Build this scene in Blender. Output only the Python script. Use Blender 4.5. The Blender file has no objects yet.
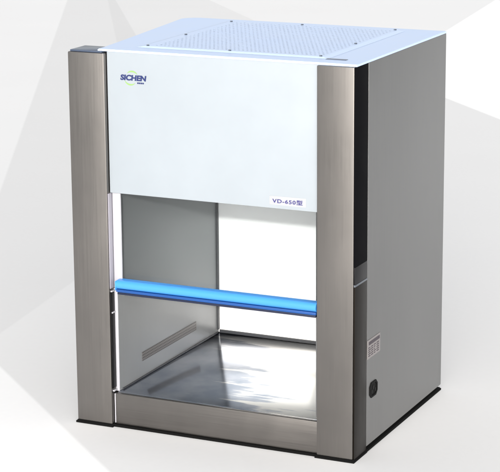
import bpy, bmesh, math, random
from mathutils import Vector, Matrix
random.seed(7)
S = 0.70                     # metres per modelling unit (the cabinet is one unit wide)
W, D, H = 1.0, 0.82, 1.26    # cabinet width, depth, height
GZ = -0.010                  # ground level (the cabinet sits on a thin black contact shadow strip)
scene = bpy.context.scene
col = scene.collection

# ------------------------------------------------------------------ materials
def new_mat(name):
    m = bpy.data.materials.new(name); m.use_nodes = True
    nt = m.node_tree
    return m, nt, nt.nodes['Principled BSDF']

def sock(nt, s, v):
    if hasattr(v, 'is_output'): nt.links.new(v, s)
    else: s.default_value = v

def math_node(nt, op, a, b=0.0, c=None):
    n = nt.nodes.new('ShaderNodeMath'); n.operation = op
    sock(nt, n.inputs[0], a); sock(nt, n.inputs[1], b)
    if c is not None: sock(nt, n.inputs[2], c)
    return n.outputs[0]

def noise(nt, scale, detail=4, rough=.5, stretch=(1, 1, 1), coord='Object'):
    tc = nt.nodes.new('ShaderNodeTexCoord')
    mp = nt.nodes.new('ShaderNodeMapping'); mp.inputs['Scale'].default_value = stretch
    nt.links.new(tc.outputs[coord], mp.inputs['Vector'])
    n = nt.nodes.new('ShaderNodeTexNoise')
    n.inputs['Scale'].default_value = scale; n.inputs['Detail'].default_value = detail
    n.inputs['Roughness'].default_value = rough
    nt.links.new(mp.outputs['Vector'], n.inputs['Vector'])
    return n.outputs['Fac']

def remap(nt, v, a, b, lo, hi):
    n = nt.nodes.new('ShaderNodeMapRange')
    n.inputs[1].default_value = a; n.inputs[2].default_value = b
    n.inputs[3].default_value = lo; n.inputs[4].default_value = hi
    nt.links.new(v, n.inputs[0]); return n.outputs[0]

def mixcol(nt, f, a, b, mode='MIX'):
    n = nt.nodes.new('ShaderNodeMix'); n.data_type = 'RGBA'; n.blend_type = mode
    sock(nt, n.inputs['Factor'], f)
    for k, v in (('A', a), ('B', b)):
        s = [i for i in n.inputs if i.name == k and i.type == 'RGBA'][0]
        sock(nt, s, v)
    return [o for o in n.outputs if o.type == 'RGBA'][0]

def c4(c): return (c[0], c[1], c[2], 1)

def brushed(name, base, rough=.36, grain=(620, 620, 6), amt=.07, bump=.03, metallic=1.0, smear=.035):
    """Hairline-brushed sheet steel: fine grain, faint cloudy handling marks."""
    m, nt, b = new_mat(name)
    g = noise(nt, 1.0, 3, .6, grain)
    cl = noise(nt, 9.0, 5, .6, (1, 1, .6))
    v = math_node(nt, 'ADD', remap(nt, g, .25, .75, 1 - amt, 1 + amt), remap(nt, cl, .3, .7, -smear, smear))
    vm = nt.nodes.new('ShaderNodeVectorMath'); vm.operation = 'SCALE'
    vm.inputs[0].default_value = base; nt.links.new(v, vm.inputs['Scale'])
    nt.links.new(vm.outputs[0], b.inputs['Base Color'])
    b.inputs['Metallic'].default_value = metallic
    r = math_node(nt, 'ADD', remap(nt, g, .2, .8, rough - .06, rough + .06), remap(nt, cl, .3, .7, -.04, .04))
    nt.links.new(r, b.inputs['Roughness'])
    bp = nt.nodes.new('ShaderNodeBump'); bp.inputs['Strength'].default_value = bump; bp.inputs['Distance'].default_value = .002
    nt.links.new(g, bp.inputs['Height'])
    wv = nt.nodes.new('ShaderNodeBump'); wv.inputs['Strength'].default_value = .25; wv.inputs['Distance'].default_value = .004
    nt.links.new(noise(nt, 5.0, 1, .4), wv.inputs['Height'])      # slight oil-canning of the thin sheet
    nt.links.new(bp.outputs[0], wv.inputs['Normal']); nt.links.new(wv.outputs[0], b.inputs['Normal'])
    return m

def paint(name, base, rough=.4, amt=.03, coat=0.0, spec=.5, bump=.04):
    m, nt, b = new_mat(name)
    cl = noise(nt, 7.0, 5, .6)
    fine = noise(nt, 420.0, 2, .5)
    vm = nt.nodes.new('ShaderNodeVectorMath'); vm.operation = 'SCALE'
    vm.inputs[0].default_value = base
    nt.links.new(remap(nt, cl, .3, .7, 1 - amt, 1 + amt), vm.inputs['Scale'])
    nt.links.new(vm.outputs[0], b.inputs['Base Color'])
    nt.links.new(remap(nt, cl, .3, .7, rough - .05, rough + .05), b.inputs['Roughness'])
    b.inputs['Specular IOR Level'].default_value = spec
    b.inputs['Coat Weight'].default_value = coat
    bp = nt.nodes.new('ShaderNodeBump'); bp.inputs['Strength'].default_value = bump; bp.inputs['Distance'].default_value = .0006
    nt.links.new(fine, bp.inputs['Height']); nt.links.new(bp.outputs[0], b.inputs['Normal'])
    return m

M = {}
M['post'] = brushed('brushed_post_steel', (.201, .190, .180), .40, amt=.05)
M['lip'] = brushed('brushed_lip_steel', (.178, .168, .159), .36, grain=(7, 620, 620))
M['side'] = brushed('brushed_side_steel', (.278, .278, .277), .45, amt=.08, bump=.06)
M['inner'] = brushed('inner_wall_steel', (.245, .255, .262), .42, amt=.05, metallic=.4)
M['inner_dark'] = brushed('unseen_dark_steel', (.12, .122, .125), .5, amt=.05, metallic=.3)  # unseen chamber faces, darkened to deepen the shade on the left wall
M['return_dark'] = paint('black_reflection', (.003, .003, .004), .65, spec=.03)  # dark reflection on the post side, put into the colour
M['return_steel'] = brushed('dark_reflection_steel', (.020, .0165, .0135), .42)  # lower part of the same reflection, painted as dark steel
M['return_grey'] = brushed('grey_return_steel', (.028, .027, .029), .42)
M['white'] = paint('white_panel_paint', (.282, .313, .342), .35)
M['white_wall'] = paint('white_wall_paint', (.94, .94, .94), .5)
M['sticker'] = paint('white_sticker', (.335, .345, .365), .4)
M['rail'] = paint('white_rail_plastic', (.37, .37, .40), .4)
M['lilac'] = paint('pale_liner_plastic', (.27, .26, .30), .4)
M['top'] = paint('sky_tinted_paint', (.50, .615, .83), .38)  # blue sky light on the top put into its paint
M['blue'] = paint('blue_plastic', (.045, .235, .60), .30, amt=.01, spec=.5, bump=0)
M['blue_dark'] = paint('shaded_blue_plastic', (.006, .055, .22), .35, amt=.01, bump=0)  # bar's blue darkened, shade of its lower part put into the colour
M['navy'] = paint('navy_rubber', (.003, .007, .028), .4)
M['base_shadow'] = paint('contact_shadow_black', (.004, .004, .004), .9, spec=.1)  # flat black for the contact shadow line at the base
M['seam'] = paint('dark_sealant', (.035, .037, .042), .5)
M['ink'] = paint('navy_ink', (.008, .018, .10), .5)
M['ink2'] = paint('violet_ink', (.03, .024, .15), .5)
M['green'] = paint('green_ink', (.20, .34, .10), .5)
M['label'] = paint('silver_label_foil', (.215, .20, .20), .5)
M['label_ink'] = paint('label_ink', (.045, .035, .045), .5)
M['socket'] = paint('socket_plastic', (.003, .003, .003), .6, spec=.1)
M['pin'] = brushed('pin_metal', (.028, .027, .025), .4)
M['cavity'] = paint('dark_cavity', (.10, .13, .19), .7)
M['cap'] = paint('blue_grey_cap', (.045, .062, .10), .3)
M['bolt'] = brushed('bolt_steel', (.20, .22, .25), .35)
M['grille'] = None

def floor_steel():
    """Polished work tray: nearly mirror-bright, with a duller bluish reflection painted as ragged streaks on one side."""
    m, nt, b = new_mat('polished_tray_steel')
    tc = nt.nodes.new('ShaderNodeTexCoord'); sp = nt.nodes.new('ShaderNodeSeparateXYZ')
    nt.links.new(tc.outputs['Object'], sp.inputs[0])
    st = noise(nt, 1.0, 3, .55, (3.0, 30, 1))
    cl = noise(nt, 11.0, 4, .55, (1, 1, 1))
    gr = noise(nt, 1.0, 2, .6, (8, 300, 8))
    # edge of the painted reflection runs slantwise across the tray
    e = math_node(nt, 'MULTIPLY_ADD', sp.outputs['Y'], REFL_EDGE[1], math_node(nt, 'MULTIPLY_ADD', sp.outputs['X'], REFL_EDGE[0], REFL_EDGE[2]))
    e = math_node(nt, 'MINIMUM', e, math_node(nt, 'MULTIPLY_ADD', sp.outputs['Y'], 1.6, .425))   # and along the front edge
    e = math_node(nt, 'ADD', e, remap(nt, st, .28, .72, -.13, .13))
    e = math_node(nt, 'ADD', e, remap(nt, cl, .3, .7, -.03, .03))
    clean = remap(nt, e, -.02, .02, 0, 1)  # bright side of the painted reflection
    refl_tone = mixcol(nt, remap(nt, cl, .35, .65, 0, 1), c4((.33, .38, .47)), c4((.52, .55, .62)))  # duller bluish reflection put into the base colour
    base = mixcol(nt, clean, refl_tone, c4((.93, .925, .90)))  # clean: bright side of the painted reflection
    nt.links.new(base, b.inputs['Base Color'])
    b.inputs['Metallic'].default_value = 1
    nt.links.new(remap(nt, clean, 0, 1, .13, .16), b.inputs['Roughness'])  # clean: bright side of the painted reflection
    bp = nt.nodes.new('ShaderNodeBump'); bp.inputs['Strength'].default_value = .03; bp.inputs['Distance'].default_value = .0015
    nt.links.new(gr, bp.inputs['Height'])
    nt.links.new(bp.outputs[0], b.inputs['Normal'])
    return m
REFL_EDGE = (.888, .46, .05)
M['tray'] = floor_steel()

def grille_mat():
    m, nt, b = new_mat('perforated_strip')
    tc = nt.nodes.new('ShaderNodeTexCoord'); sp = nt.nodes.new('ShaderNodeSeparateXYZ')
    nt.links.new(tc.outputs['Object'], sp.inputs[0])
    p = .0068
    fy = math_node(nt, 'SUBTRACT', math_node(nt, 'FRACT', math_node(nt, 'DIVIDE', sp.outputs['Y'], p)), .5)
    fz = math_node(nt, 'SUBTRACT', math_node(nt, 'FRACT', math_node(nt, 'DIVIDE', sp.outputs['Z'], p)), .5)
    r = math_node(nt, 'ADD', math_node(nt, 'MULTIPLY', fy, fy), math_node(nt, 'MULTIPLY', fz, fz))
    hole = math_node(nt, 'LESS_THAN', r, .085)
    nt.links.new(mixcol(nt, hole, c4((.155, .15, .15)), c4((.045, .043, .042))), b.inputs['Base Color'])
    b.inputs['Roughness'].default_value = .5; b.inputs['Metallic'].default_value = .4
    return m
M['grille'] = grille_mat()

def glass_mat():
    m = bpy.data.materials.new('tinted_sash_glass'); m.use_nodes = True
    nt = m.node_tree; nt.nodes.clear()
    out = nt.nodes.new('ShaderNodeOutputMaterial')
    tr = nt.nodes.new('ShaderNodeBsdfTransparent'); tr.inputs[0].default_value = (.87, .885, .89, 1)
    gl = nt.nodes.new('ShaderNodeBsdfGlossy'); gl.inputs['Roughness'].default_value = .02; gl.inputs[0].default_value = (.9, .9, .9, 1)
    fr = nt.nodes.new('ShaderNodeFresnel'); fr.inputs[0].default_value = 1.3
    mx = nt.nodes.new('ShaderNodeMixShader')
    nt.links.new(fr.outputs[0], mx.inputs[0]); nt.links.new(tr.outputs[0], mx.inputs[1]); nt.links.new(gl.outputs[0], mx.inputs[2])
    nt.links.new(mx.outputs[0], out.inputs['Surface'])
    return m
M['glass'] = glass_mat()

# ------------------------------------------------------------------ mesh helpers
def add_box(bm, x0, x1, y0, y1, z0, z1, bevel=0.0, seg=2):
    vs = [bm.verts.new((x * S, y * S, z * S)) for x in (x0, x1) for y in (y0, y1) for z in (z0, z1)]
    f = [(0, 1, 3, 2), (4, 6, 7, 5), (0, 4, 5, 1), (2, 3, 7, 6), (0, 2, 6, 4), (1, 5, 7, 3)]
    fs = [bm.faces.new([vs[i] for i in q]) for q in f]
    if bevel:
        es = list({e for fc in fs for e in fc.edges})
        bmesh.ops.bevel(bm, geom=es, offset=bevel * S, segments=seg, profile=.6, affect='EDGES')
    return vs

def add_prism(bm, pts, axis, a0, a1):
    """Extrude a 2-D outline (unit coordinates) along an axis from a0 to a1."""
    def P(u, v, a):
        if axis == 'x': return (a * S, u * S, v * S)
        if axis == 'y': return (u * S, a * S, v * S)
        return (u * S, v * S, a * S)
    A = [bm.verts.new(P(u, v, a0)) for u, v in pts]; B = [bm.verts.new(P(u, v, a1)) for u, v in pts]
    bm.faces.new(A); bm.faces.new(B[::-1])
    n = len(pts)
    for i in range(n): bm.faces.new((A[i], B[i], B[(i + 1) % n], A[(i + 1) % n]))

def build(name, bm, m, parent=None, smooth=True, label=None, origin=None):
    bmesh.ops.recalc_face_normals(bm, faces=bm.faces[:])
    me = bpy.data.meshes.new(name)
    xs = [v.co for v in bm.verts]
    c = Vector([(min(v[i] for v in xs) + max(v[i] for v in xs)) / 2 for i in range(3)]) if origin is None else Vector(origin)
    bmesh.ops.translate(bm, verts=bm.verts[:], vec=-c)
    bm.to_mesh(me); bm.free()
    for p in me.polygons: p.use_smooth = smooth
    if smooth:
        try: me.set_sharp_from_angle(angle=math.radians(35))
        except Exception: pass
    me.materials.append(m)
    o = bpy.data.objects.new(name, me); col.objects.link(o)
    pw = Vector((0, 0, 0))
    if parent is not None:
        o.parent = parent
        q = parent
        while q is not None: pw += q.location; q = q.parent
    o.location = c - pw
    if label: o['label'] = label
    return o

def boxpart(name, m, parent, x0, x1, y0, y1, z0, z1, bevel=.002, label=None):
    bm = bmesh.new(); add_box(bm, x0, x1, y0, y1, z0, z1, bevel)
    return build(name, bm, m, parent, label=label)

def text_mesh(name, body, size, width, x, y, z, m, parent, shear=0.0, bold=0.0, extras=None, spacing=1.0):
    """Raised lettering facing -Y: lower left corner at (x, z), scaled to the given width (units)."""
    cu = bpy.data.curves.new(name, 'FONT'); cu.body = body; cu.size = 1.0
    cu.extrude = .004; cu.offset = bold; cu.shear = shear; cu.resolution_u = 4; cu.space_character = spacing
    t = bpy.data.objects.new(name, cu); col.objects.link(t)
    bpy.context.view_layer.update()
    me = bpy.data.meshes.new_from_object(t.evaluated_get(bpy.context.evaluated_depsgraph_get()))
    bpy.data.objects.remove(t); bpy.data.curves.remove(cu)
    bm = bmesh.new(); bm.from_mesh(me); bpy.data.meshes.remove(me)
    xs = [v.co.x for v in bm.verts]; ys = [v.co.y for v in bm.verts]
    x0, w, y0, h = min(xs), max(xs) - min(xs), min(ys), max(ys) - min(ys)
    for v in bm.verts:
        u = (v.co.x - x0) / w * width; q = (v.co.y - y0) / h * size
        v.co = Vector(((x + u) * S, (y - .0006 + (-.0008 if v.co.z > 0 else .0004)) * S, (z + q) * S))
    if extras: extras(bm)
    return build(name, bm, m, parent, smooth=False)

# ------------------------------------------------------------------ the cabinet
cab = bpy.data.objects.new('clean_air_cabinet', None); col.objects.link(cab)
cab.empty_display_size = .2
cab.location = (W / 2 * S, D / 2 * S, GZ * S)
cab['label'] = 'stainless steel clean air cabinet with white front panel and blue sash bar'
cab['category'] = 'lab cabinet'

PW, PD = .1325, .108           # post width and depth
ZL = .108                      # tray level / lip top
ZP = .790                      # lower edge of the white panel
YI = .796                      # inner back wall
XI = .145                      # inner left wall face

# corner posts
lp = boxpart('post', M['post'], cab, 0, PW, 0, PD, 0, H - .012, .0045)
boxpart('top_cap', M['cap'], lp, .006, PW - .010, .006, PD - .004, H - .0118, H - .006, .002, 'blue-grey cap')
boxpart('liner_strip', M['lilac'], lp, PW + .0003, PW + .003, .004, .0285, .468, ZP - .002, .0006)
boxpart('inner_strip', M['return_grey'], lp, PW + .0003, PW + .003, .004, .030, ZL + .016, .452, .0006)
for z in (.458, .385, ZL + .007):
    bm = bmesh.new(); add_box(bm, PW + .0003, PW + .0060, .008, .0285, z - .0024, z + .0024, .0008)
    build('clip', bm, M['rail'], lp)
rp = boxpart('post', M['post'], cab, 1 - PW + .005, 1 - .004, 0, PD - .002, 0, H - .0068, .004)
# the outer side of the front right post: its reflection painted in, black above, dark steel below
boxpart('side_reflection', M['return_dark'], rp, 1 - .0038, 1.0, .004, PD, .628, H - .0068, .001, 'post side with dark reflection painted in')
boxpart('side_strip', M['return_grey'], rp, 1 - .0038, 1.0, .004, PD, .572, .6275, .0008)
boxpart('reflection_line', M['bolt'], rp, 1 - .0038, 1.0005, .004, PD, .5645, .5715, .0008)  # bright line of the reflection, built as a thin strip
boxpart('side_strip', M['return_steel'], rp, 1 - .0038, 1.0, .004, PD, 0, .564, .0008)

# white front panel with its writing
fp = boxpart('front_panel', M['white'], cab, PW + .003, 1 - PW + .010, .016, .030, ZP, H - .0067, .0015)
def tiny_marks(bm):
    for k in range(4):
        x = .2445 + k * .0062
        add_box(bm, x, x + .0047, .0146, .0158, 1.1545, 1.1592)
text_mesh('logo_lettering', 'SICHEN', .0185, .094, .1835, .016, 1.1635, M['ink'], fp, shear=.12, bold=.045, extras=tiny_marks)
def arc(bm, cx, cz, r, a0, a1, w, sx=1.0, sz=1.0):
    n = 18; pts_o, pts_i = [], []
    for i in range(n + 1):
        t = i / n; a = math.radians(a0 + (a1 - a0) * t); ww = w * math.sin(math.pi * (.04 + .92 * t))
        pts_o.append((cx + (r + ww / 2) * math.cos(a) * sx, cz + (r + ww / 2) * math.sin(a) * sz))
        pts_i.append((cx + (r - ww / 2) * math.cos(a) * sx, cz + (r - ww / 2) * math.sin(a) * sz))
    add_prism(bm, pts_o + pts_i[::-1], 'y', .0150, .0156)
bm = bmesh.new()
arc(bm, .2255, 1.1745, .0190, 30, 140, .0048, 1.15)
arc(bm, .2205, 1.1690, .0190, 200, 318, .0048, 1.15)
build('logo_swirl', bm, M['green'], fp, smooth=False)
boxpart('model_label', M['sticker'], fp, .7050, .8300, .0152, .0158, .8015, .8295, .0002)
text_mesh('model_lettering', 'VD-650\u578b', .0155, .103, .716, .0152, .8075, M['ink2'], fp, bold=.014, spacing=1.14)

# glass sash, its white side rail and the blue handle bar
gs = boxpart('glass_sash', M['glass'], cab, PW + .004, 1 - PW + .004, .036, .042, .470, .9, .0008)
boxpart('side_rail', M['rail'], gs, PW + .0035, .1650, .0290, .0355, .466, ZP + .05, .001)
boxpart('side_rail', M['rail'], gs, 1 - PW + .001, 1 - PW + .0045, .0312, .0355, .466, ZP + .05, .001)
bar = bmesh.new()
prof = []
for i in range(17):            # rounded grip of the extrusion, flat at the back
    a = math.radians(95 + i * 175 / 16)
    prof.append((.012 + .0150 * math.cos(a), .4850 + .0150 * math.sin(a)))
prof += [(.034, .470), (.034, .4995)]
add_prism(bar, prof, 'x', .158, 1 - PW + .003)
bo = build('handle_bar', bar, M['blue'], cab)
boxpart('end_cap', M['blue'], bo, .1545, .1578, -.002, .032, .466, .498, .002)
boxpart('lower_flange', M['blue_dark'], bo, .158, 1 - PW + .0025, -.0005, .034, .4610, .4702, .002, 'lower flange in shaded blue')
boxpart('lower_gasket', M['navy'], bo, .163, 1 - PW + .002, -.0005, .036, .4535, .4608, .001)

# work chamber
iw = boxpart('inner_wall', M['inner'], cab, XI - .012, XI, .036, YI, ZL + .001, .96, .001)
boxpart('front_edge', M['rail'], iw, XI - .0125, XI + .0005, .0312, .0358, ZL + .001, .464, .001)
boxpart('vent_grille', M['grille'], iw, XI + .0004, XI + .0016, .194, .608, .167, .198, .0004)
boxpart('corner_seam', M['seam'], iw, XI + .0003, XI + .004, YI - .016, YI - .001, ZL + .013, .955, .0008)
boxpart('floor_seam', M['seam'], iw, XI + .0003, XI + .004, .05, YI - .017, ZL + .0006, ZL + .006, .0008)
boxpart('inner_wall', M['inner_dark'], cab, 1 - XI, 1 - XI + .012, .036, YI, ZL + .001, .96, .001)  # unseen right wall, darkened to deepen the shade
bw = boxpart('back_wall', M['white_wall'], cab, XI - .012, 1 - XI + .012, YI + .0005, YI + .010, ZL + .001, .96, .001)
boxpart('floor_seam', M['seam'], bw, XI + .0045, 1 - XI - .001, YI - .006, YI + .0002, ZL + .0006, ZL + .012, .0008)
boxpart('unseen_chamber_ceiling', M['inner_dark'], cab, XI - .012, 1 - XI + .012, .046, YI + .010, .9605, .975, .001)
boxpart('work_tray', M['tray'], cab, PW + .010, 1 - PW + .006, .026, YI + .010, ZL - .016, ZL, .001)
lip = boxpart('front_lip', M['lip'], cab, .1415, 1 - PW + .0045, .010, .0255, .0, ZL - .001, .003)
boxpart('end_strip', M['rail'], lip, PW + .0025, .1385, .014, .024, .002, ZL - .004, .001)

# outer sheet metal
sp = boxpart('side_panel', M['side'], cab, 1 - .016, 1.0, PD + .0015, D, .010, H - .0068, .0025)
bm = bmesh.new(); add_box(bm, 1.0003, 1.0014, PD + .002, .221, .301, .363)
# (the front edge of the plate tucks against the post side)
rl = build('rating_label', bm, M['label'], sp)
bm = bmesh.new()
add_box(bm, 1.0016, 1.0022, PD + .014, .215, .345, .356)
for k in range(5):
    z = .337 - k * .0068
    for (a, b) in ((.118, .134 + .004 * (k % 2)), (.142, .158), (.166, .182 - .005 * (k % 3)), (.190, .209)):
        add_box(bm, 1.0016, 1.0022, a, b, z - .0016, z + .0012)
build('label_print', bm, M['label_ink'], rl, smooth=False)
bm = bmesh.new()
cy, cz, hy, hz, ch = .165, .189, .034, .0255, .013
octo = [(cy - hy, cz - hz + ch), (cy - hy + ch, cz - hz), (cy + hy - ch, cz - hz), (cy + hy, cz - hz + ch),
        (cy + hy, cz + hz - ch), (cy + hy - ch, cz + hz), (cy - hy + ch, cz + hz), (cy - hy, cz + hz - ch)]
inn = [(cy + (u - cy) * .80, cz + (v - cz) * .76) for u, v in octo]
A = [bm.verts.new((1.0003 * S, u * S, v * S)) for u, v in octo]
B = [bm.verts.new((1.0030 * S, u * S, v * S)) for u, v in octo]
Cc = [bm.verts.new((1.0030 * S, u * S, v * S)) for u, v in inn]
Dd = [bm.verts.new((1.0008 * S, u * S, v * S)) for u, v in inn]
for i in range(8):
    j = (i + 1) % 8
    bm.faces.new((A[i], A[j], B[j], B[i])); bm.faces.new((B[i], B[j], Cc[j], Cc[i])); bm.faces.new((Cc[i], Cc[j], Dd[j], Dd[i]))
bm.faces.new(Dd)
si = build('power_inlet', bm, M['socket'], sp, smooth=False)
bm = bmesh.new()
for (y, z) in ((cy - .015, cz - .006), (cy, cz + .005), (cy + .015, cz - .006)):
    add_box(bm, 1.0009, 1.0022, y - .0022, y + .0022, z - .006, z + .006)
build('contact_pins', bm, M['pin'], si, smooth=False)

# left outer side and back (tapering towards the front as the top does)
bm = bmesh.new()
add_prism(bm, [(.082, PD + .001), (.097, PD + .001), (.050, D - .045), (.036, D - .045)], 'z', .010, H - .0068)
build('side_panel', bm, M['side'], cab)
boxpart('back_panel', M['side'], cab, .040, .983, D - .012, D, .010, H - .0068, .002)

# top plate: painted sheet with rounded rear left corner, raised perforated grille, bolts and a slot
def top_outline():
    p = [(PW - .028, .0125), (1.0, .0125), (1.0, .030), (1.0, D + .003)]
    p += [(.085, D + .003)]
    for i in range(7):
        a = math.radians(90 + i * 75 / 6); p.append((.075 + .060 * math.cos(a), D - .057 + .060 * math.sin(a)))
    p += [(.058, .46), (.082, .26), (.1045, .06)]
    return p
bm = bmesh.new(); add_prism(bm, top_outline(), 'z', H - .0065, H)
es = [e for e in bm.edges if abs(e.verts[0].co.z - e.verts[1].co.z) < 1e-6 and e.verts[0].co.z > (H - .003) * S]
bmesh.ops.bevel(bm, geom=es, offset=.0022 * S, segments=2, affect='EDGES')
tp = build('top_plate', bm, M['top'], cab)
# perforated grille: hexagonally staggered real holes in a raised sheet over a dark plenum
GX0, GX1, GY0, GY1, GZT = .205, .872, .086, .762, H + .0045
bm = bmesh.new()
pit = .0146; rowh = pit * 1.035; rad = pit * .29
hx0, hy0 = .252, .120; ncol, nrow = 40, 41
zt = GZT
def V(x, y, z=zt): return bm.verts.new((x * S, y * S, z * S))
hx1 = hx0 + (ncol + .5) * pit; hy1 = hy0 + nrow * rowh
for r in range(nrow):
    y0 = hy0 + r * rowh; y1 = y0 + rowh; yc = (y0 + y1) / 2
    off = (pit / 2) if r % 2 else 0
    if off: bm.faces.new((V(hx0, y0), V(hx0 + off, y0), V(hx0 + off, y1), V(hx0, y1)))
    else: bm.faces.new((V(hx1 - pit / 2, y0), V(hx1, y0), V(hx1, y1), V(hx1 - pit / 2, y1)))
    for c in range(ncol):
        x0 = hx0 + off + c * pit; x1 = x0 + pit; xc = (x0 + x1) / 2
        outer = [(x1, yc), (x1, y1), (xc, y1), (x0, y1), (x0, yc), (x0, y0), (xc, y0), (x1, y0)]
        O = [V(*q) for q in outer]
        I = [V(xc + rad * math.cos(math.radians(45 * k)), yc + rad * math.sin(math.radians(45 * k))) for k in range(8)]
        L = [V(xc + rad * math.cos(math.radians(45 * k)), yc + rad * math.sin(math.radians(45 * k)), zt - .0004) for k in range(8)]
        for k in range(8):
            j = (k + 1) % 8
            bm.faces.new((O[k], O[j], I[j], I[k])); bm.faces.new((I[k], I[j], L[j], L[k]))
# solid border, drawn down to the plate with a sloping flange
ring = [[(hx0, hy0), (hx1, hy0), (hx1, hy1), (hx0, hy1)],
        [(GX0 + .02, GY0 + .014), (GX1 - .02, GY0 + .014), (GX1 - .02, GY1 - .014), (GX0 + .02, GY1 - .014)],
        [(GX0, GY0), (GX1, GY0), (GX1, GY1), (GX0, GY1)]]
zz = [zt, zt, H + .0004]
for a in (0, 1):
    for i in range(4):
        j = (i + 1) % 4
        p, q = ring[a], ring[a + 1]
        bm.faces.new((V(*p[i], zz[a]), V(*p[j], zz[a]), V(*q[j], zz[a + 1]), V(*q[i], zz[a + 1])))
bmesh.ops.remove_doubles(bm, verts=bm.verts[:], dist=1e-6)
pg = build('perforated_grille', bm, M['top'], tp, smooth=False)
for f in pg.data.polygons:       # normals up
    pass
boxpart('grille_plenum', M['cavity'], tp, hx0 - .004, hx1 + .004, hy0 - .004, hy1 + .004, H + .0004, H + .0030, 0)
for (x, y) in ((.237, .379), (.238, .105), (.236, .735), (.53, .104), (.50, .748), (.842, .104), (.842, .392), (.842, .748)):
    bm = bmesh.new()
    hexa = [(x + .0050 * math.cos(math.radians(60 * k)), y + .0050 * math.sin(math.radians(60 * k))) for k in range(6)]
    add_prism(bm, hexa, 'z', GZT + .0003 if .22 < x < .86 else H, GZT + .0035)
    build('bolt', bm, M['bolt'], tp, smooth=False)
boxpart('slot_insert', M['cap'], tp, .868, .936, .080, .098, H + .0003, H + .0012, .0003)

# black skirt under the cabinet, added as its contact shadow line
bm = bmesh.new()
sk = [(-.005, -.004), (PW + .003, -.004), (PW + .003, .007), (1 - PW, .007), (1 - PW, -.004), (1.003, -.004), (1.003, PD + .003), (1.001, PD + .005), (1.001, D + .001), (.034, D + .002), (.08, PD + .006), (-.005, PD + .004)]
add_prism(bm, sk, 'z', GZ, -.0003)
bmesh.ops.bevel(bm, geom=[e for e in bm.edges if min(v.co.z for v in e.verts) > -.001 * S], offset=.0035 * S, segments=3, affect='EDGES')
build('shadow_skirt', bm, M['base_shadow'], cab, smooth=False)
boxpart('bottom_plate', M['side'], cab, .1, .983, .028, D - .013, .0005, .010, 0)

# ------------------------------------------------------------------ camera
cx, cy_, cz_, yaw, pit_, roll, lf = 3.23821109, -5.56578209, 2.18550316, -.436101407, .237883071, -.00723220330, 7.60213310
f = math.exp(lf)
d = Vector((math.sin(yaw) * math.cos(pit_), math.cos(yaw) * math.cos(pit_), -math.sin(pit_)))
r = Vector((math.cos(yaw), -math.sin(yaw), 0)); u = r.cross(d)
r2 = math.cos(roll) * r + math.sin(roll) * u; u2 = -math.sin(roll) * r + math.cos(roll) * u
cam = bpy.data.cameras.new('camera'); co = bpy.data.objects.new('camera', cam); col.objects.link(co)
cam.sensor_width = 36; cam.sensor_fit = 'HORIZONTAL'; cam.lens = 36 * f / 500; cam.clip_end = 400; cam.clip_start = .05
co.matrix_world = Matrix(((r2.x, u2.x, -d.x, cx * S), (r2.y, u2.y, -d.y, cy_ * S), (r2.z, u2.z, -d.z, cz_ * S), (0, 0, 0, 1)))
scene.camera = co

# ------------------------------------------------------------------ ground: pale board printed with large flat facets
def lin(v):
    v /= 255.0
    return v / 12.92 if v <= .04045 else ((v + .055) / 1.055) ** 2.4
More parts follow.
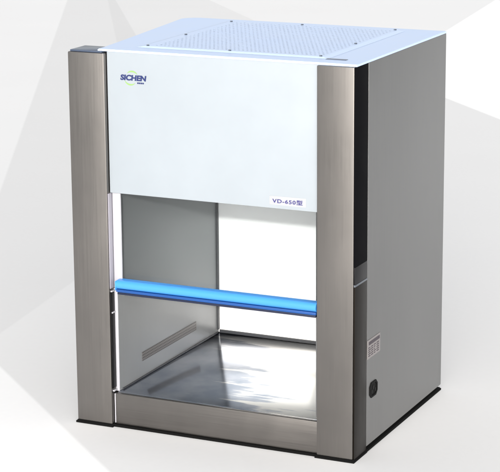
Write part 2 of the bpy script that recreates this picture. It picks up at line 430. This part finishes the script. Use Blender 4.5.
# facet edges as straight lines on the ground, each through two points (units); 'left' of p->q is the positive side
LN = {
 'a': ((-5.912, 10.180), (-2.172, 3.007)),
 'w1': ((-5.378, 9.998), (-4.338, 8.220)),
 'w2': ((-5.295, 10.031), (-4.272, 8.431)),
 'w3': ((-4.687, 10.664), (-3.657, 9.457)),
 'g': ((-.803, .800), (-.936, 1.618)),
 'n': ((-.574, .430), (.346, -.394)),
 'h': ((.574, .023), (.741, -.219)),
 'e': ((-2.321, 11.442), (-2.096, 9.688)),
 'f': ((-1.003, 6.564), (-.475, 5.998)),
}
def ground():
    m, nt, b = new_mat('faceted_backdrop_board')
    tc = nt.nodes.new('ShaderNodeTexCoord'); sp = nt.nodes.new('ShaderNodeSeparateXYZ')
    nt.links.new(tc.outputs['Object'], sp.inputs[0])
    X, Y = sp.outputs['X'], sp.outputs['Y']
    def side(p, q, test):
        """1 on the side of line pq that holds the point test."""
        ax, ay = p; bx, by = q
        A, B = -(by - ay), (bx - ax); C = -(A * ax + B * ay)
        n = math.hypot(A, B); sg = 1 if A * test[0] + B * test[1] + C > 0 else -1
        A, B, C = A * sg / n, B * sg / n, C * sg / n
        e = math_node(nt, 'ADD', math_node(nt, 'MULTIPLY', X, A / S), math_node(nt, 'MULTIPLY_ADD', Y, B / S, C))
        mr = nt.nodes.new('ShaderNodeMapRange'); mr.inputs[1].default_value = -.006; mr.inputs[2].default_value = .006
        nt.links.new(e, mr.inputs[0]); return mr.outputs[0]
    def AND(*k):
        o = k[0]
        for q in k[1:]: o = math_node(nt, 'MULTIPLY', o, q)
        return o
    T = FACET_TONES
    def tone(k): return (T[k], T[k], T[k] , 1)
    c = tone('B')
    def lay(c, mask, k): return mixcol(nt, mask, c, tone(k))
    c = lay(c, AND(side(*LN['a'], (-6.48, 9.95))), 'A')
    c = lay(c, side(*LN['g'], (-.45, .2)), 'G')
    c = lay(c, side(*LN['n'], (.025, -.535)), 'N')
    c = lay(c, AND(side(*LN['h'], (1.45, .09)), side(*LN['g'], (1.45, .09))), 'F')
    far = AND(side((-2.2, 5.2), (.8, 6.2), (-3, 10)), side(*LN['e'], (-3, 10.5)))   # beyond the cabinet, hidden edge
    c = lay(c, AND(side(*LN['w1'], (-3, 10)), far), 'C')
    c = lay(c, AND(side(*LN['w2'], (-3, 10)), far), 'D')
    c = lay(c, AND(side(*LN['w3'], (-2.4, 11)), far), 'E')
    c = lay(c, AND(side(*LN['e'], (-1, 8)), side(*LN['f'], (-1, 8))), 'W')
    gr = noise(nt, 60, 4, .6); big = noise(nt, 1.3, 4, .55)
    v = math_node(nt, 'ADD', remap(nt, gr, .3, .7, .992, 1.008), remap(nt, big, .3, .7, -.008, .008))
    vm = nt.nodes.new('ShaderNodeVectorMath'); vm.operation = 'SCALE'
    nt.links.new(c, vm.inputs[0]); nt.links.new(v, vm.inputs['Scale'])
    nt.links.new(vm.outputs[0], b.inputs['Base Color'])
    b.inputs['Roughness'].default_value = .75; b.inputs['Specular IOR Level'].default_value = .2
    bm = bmesh.new()
    R = 60
    vs = [bm.verts.new((x, y, 0)) for x, y in ((-R, -R), (R, -R), (R, R), (-R, R))]
    bm.faces.new(vs)
    o = build('ground', bm, m, None, smooth=False, origin=(0, 0, 0))
    o.location.z = GZ * S
    o['kind'] = 'structure'; o['label'] = 'pale grey and white board with large flat angular facets'; o['category'] = 'ground'
    return o
K = .895                                        # albedo that renders as full white
FACET_TONES = {k: K * lin(v) for k, v in dict(A=241, B=230, C=224, D=233, E=241, W=255, F=235, G=236, N=255).items()}
ground()

# ------------------------------------------------------------------ light
EL, AZ = 16.5, 22.0            # sun elevation, and azimuth from straight in front towards the right
w = bpy.data.worlds.new('World'); scene.world = w; w.use_nodes = True
nt = w.node_tree; bg = nt.nodes['Background']
sky = nt.nodes.new('ShaderNodeTexSky'); sky.sky_type = 'NISHITA'; sky.sun_disc = False
sky.sun_elevation = math.radians(EL); sky.sun_rotation = math.radians(180 - AZ)
sky.dust_density = 3.0; sky.air_density = 1.0
hs = nt.nodes.new('ShaderNodeHueSaturation'); hs.inputs['Saturation'].default_value = .18
nt.links.new(sky.outputs[0], hs.inputs['Color']); nt.links.new(hs.outputs[0], bg.inputs['Color'])
bg.inputs['Strength'].default_value = .15
sun = bpy.data.lights.new('sun', 'SUN'); sun.energy = 2.0; sun.angle = math.radians(1.0); sun.color = (1, .955, .90)
so = bpy.data.objects.new('sun', sun); col.objects.link(so)
tosun = Vector((math.sin(math.radians(AZ)) * math.cos(math.radians(EL)), -math.cos(math.radians(AZ)) * math.cos(math.radians(EL)), math.sin(math.radians(EL))))
so.rotation_euler = tosun.to_track_quat('Z', 'Y').to_euler(); so.location = (3, -6, 3)

vs_ = scene.view_settings
vs_.view_transform = 'Standard'; vs_.look = 'None'; vs_.gamma = 1; vs_.use_curve_mapping = False
vs_.exposure = 0.72
scene.cycles.max_bounces = 10; scene.cycles.transparent_max_bounces = 12
scene.cycles.use_denoising = True
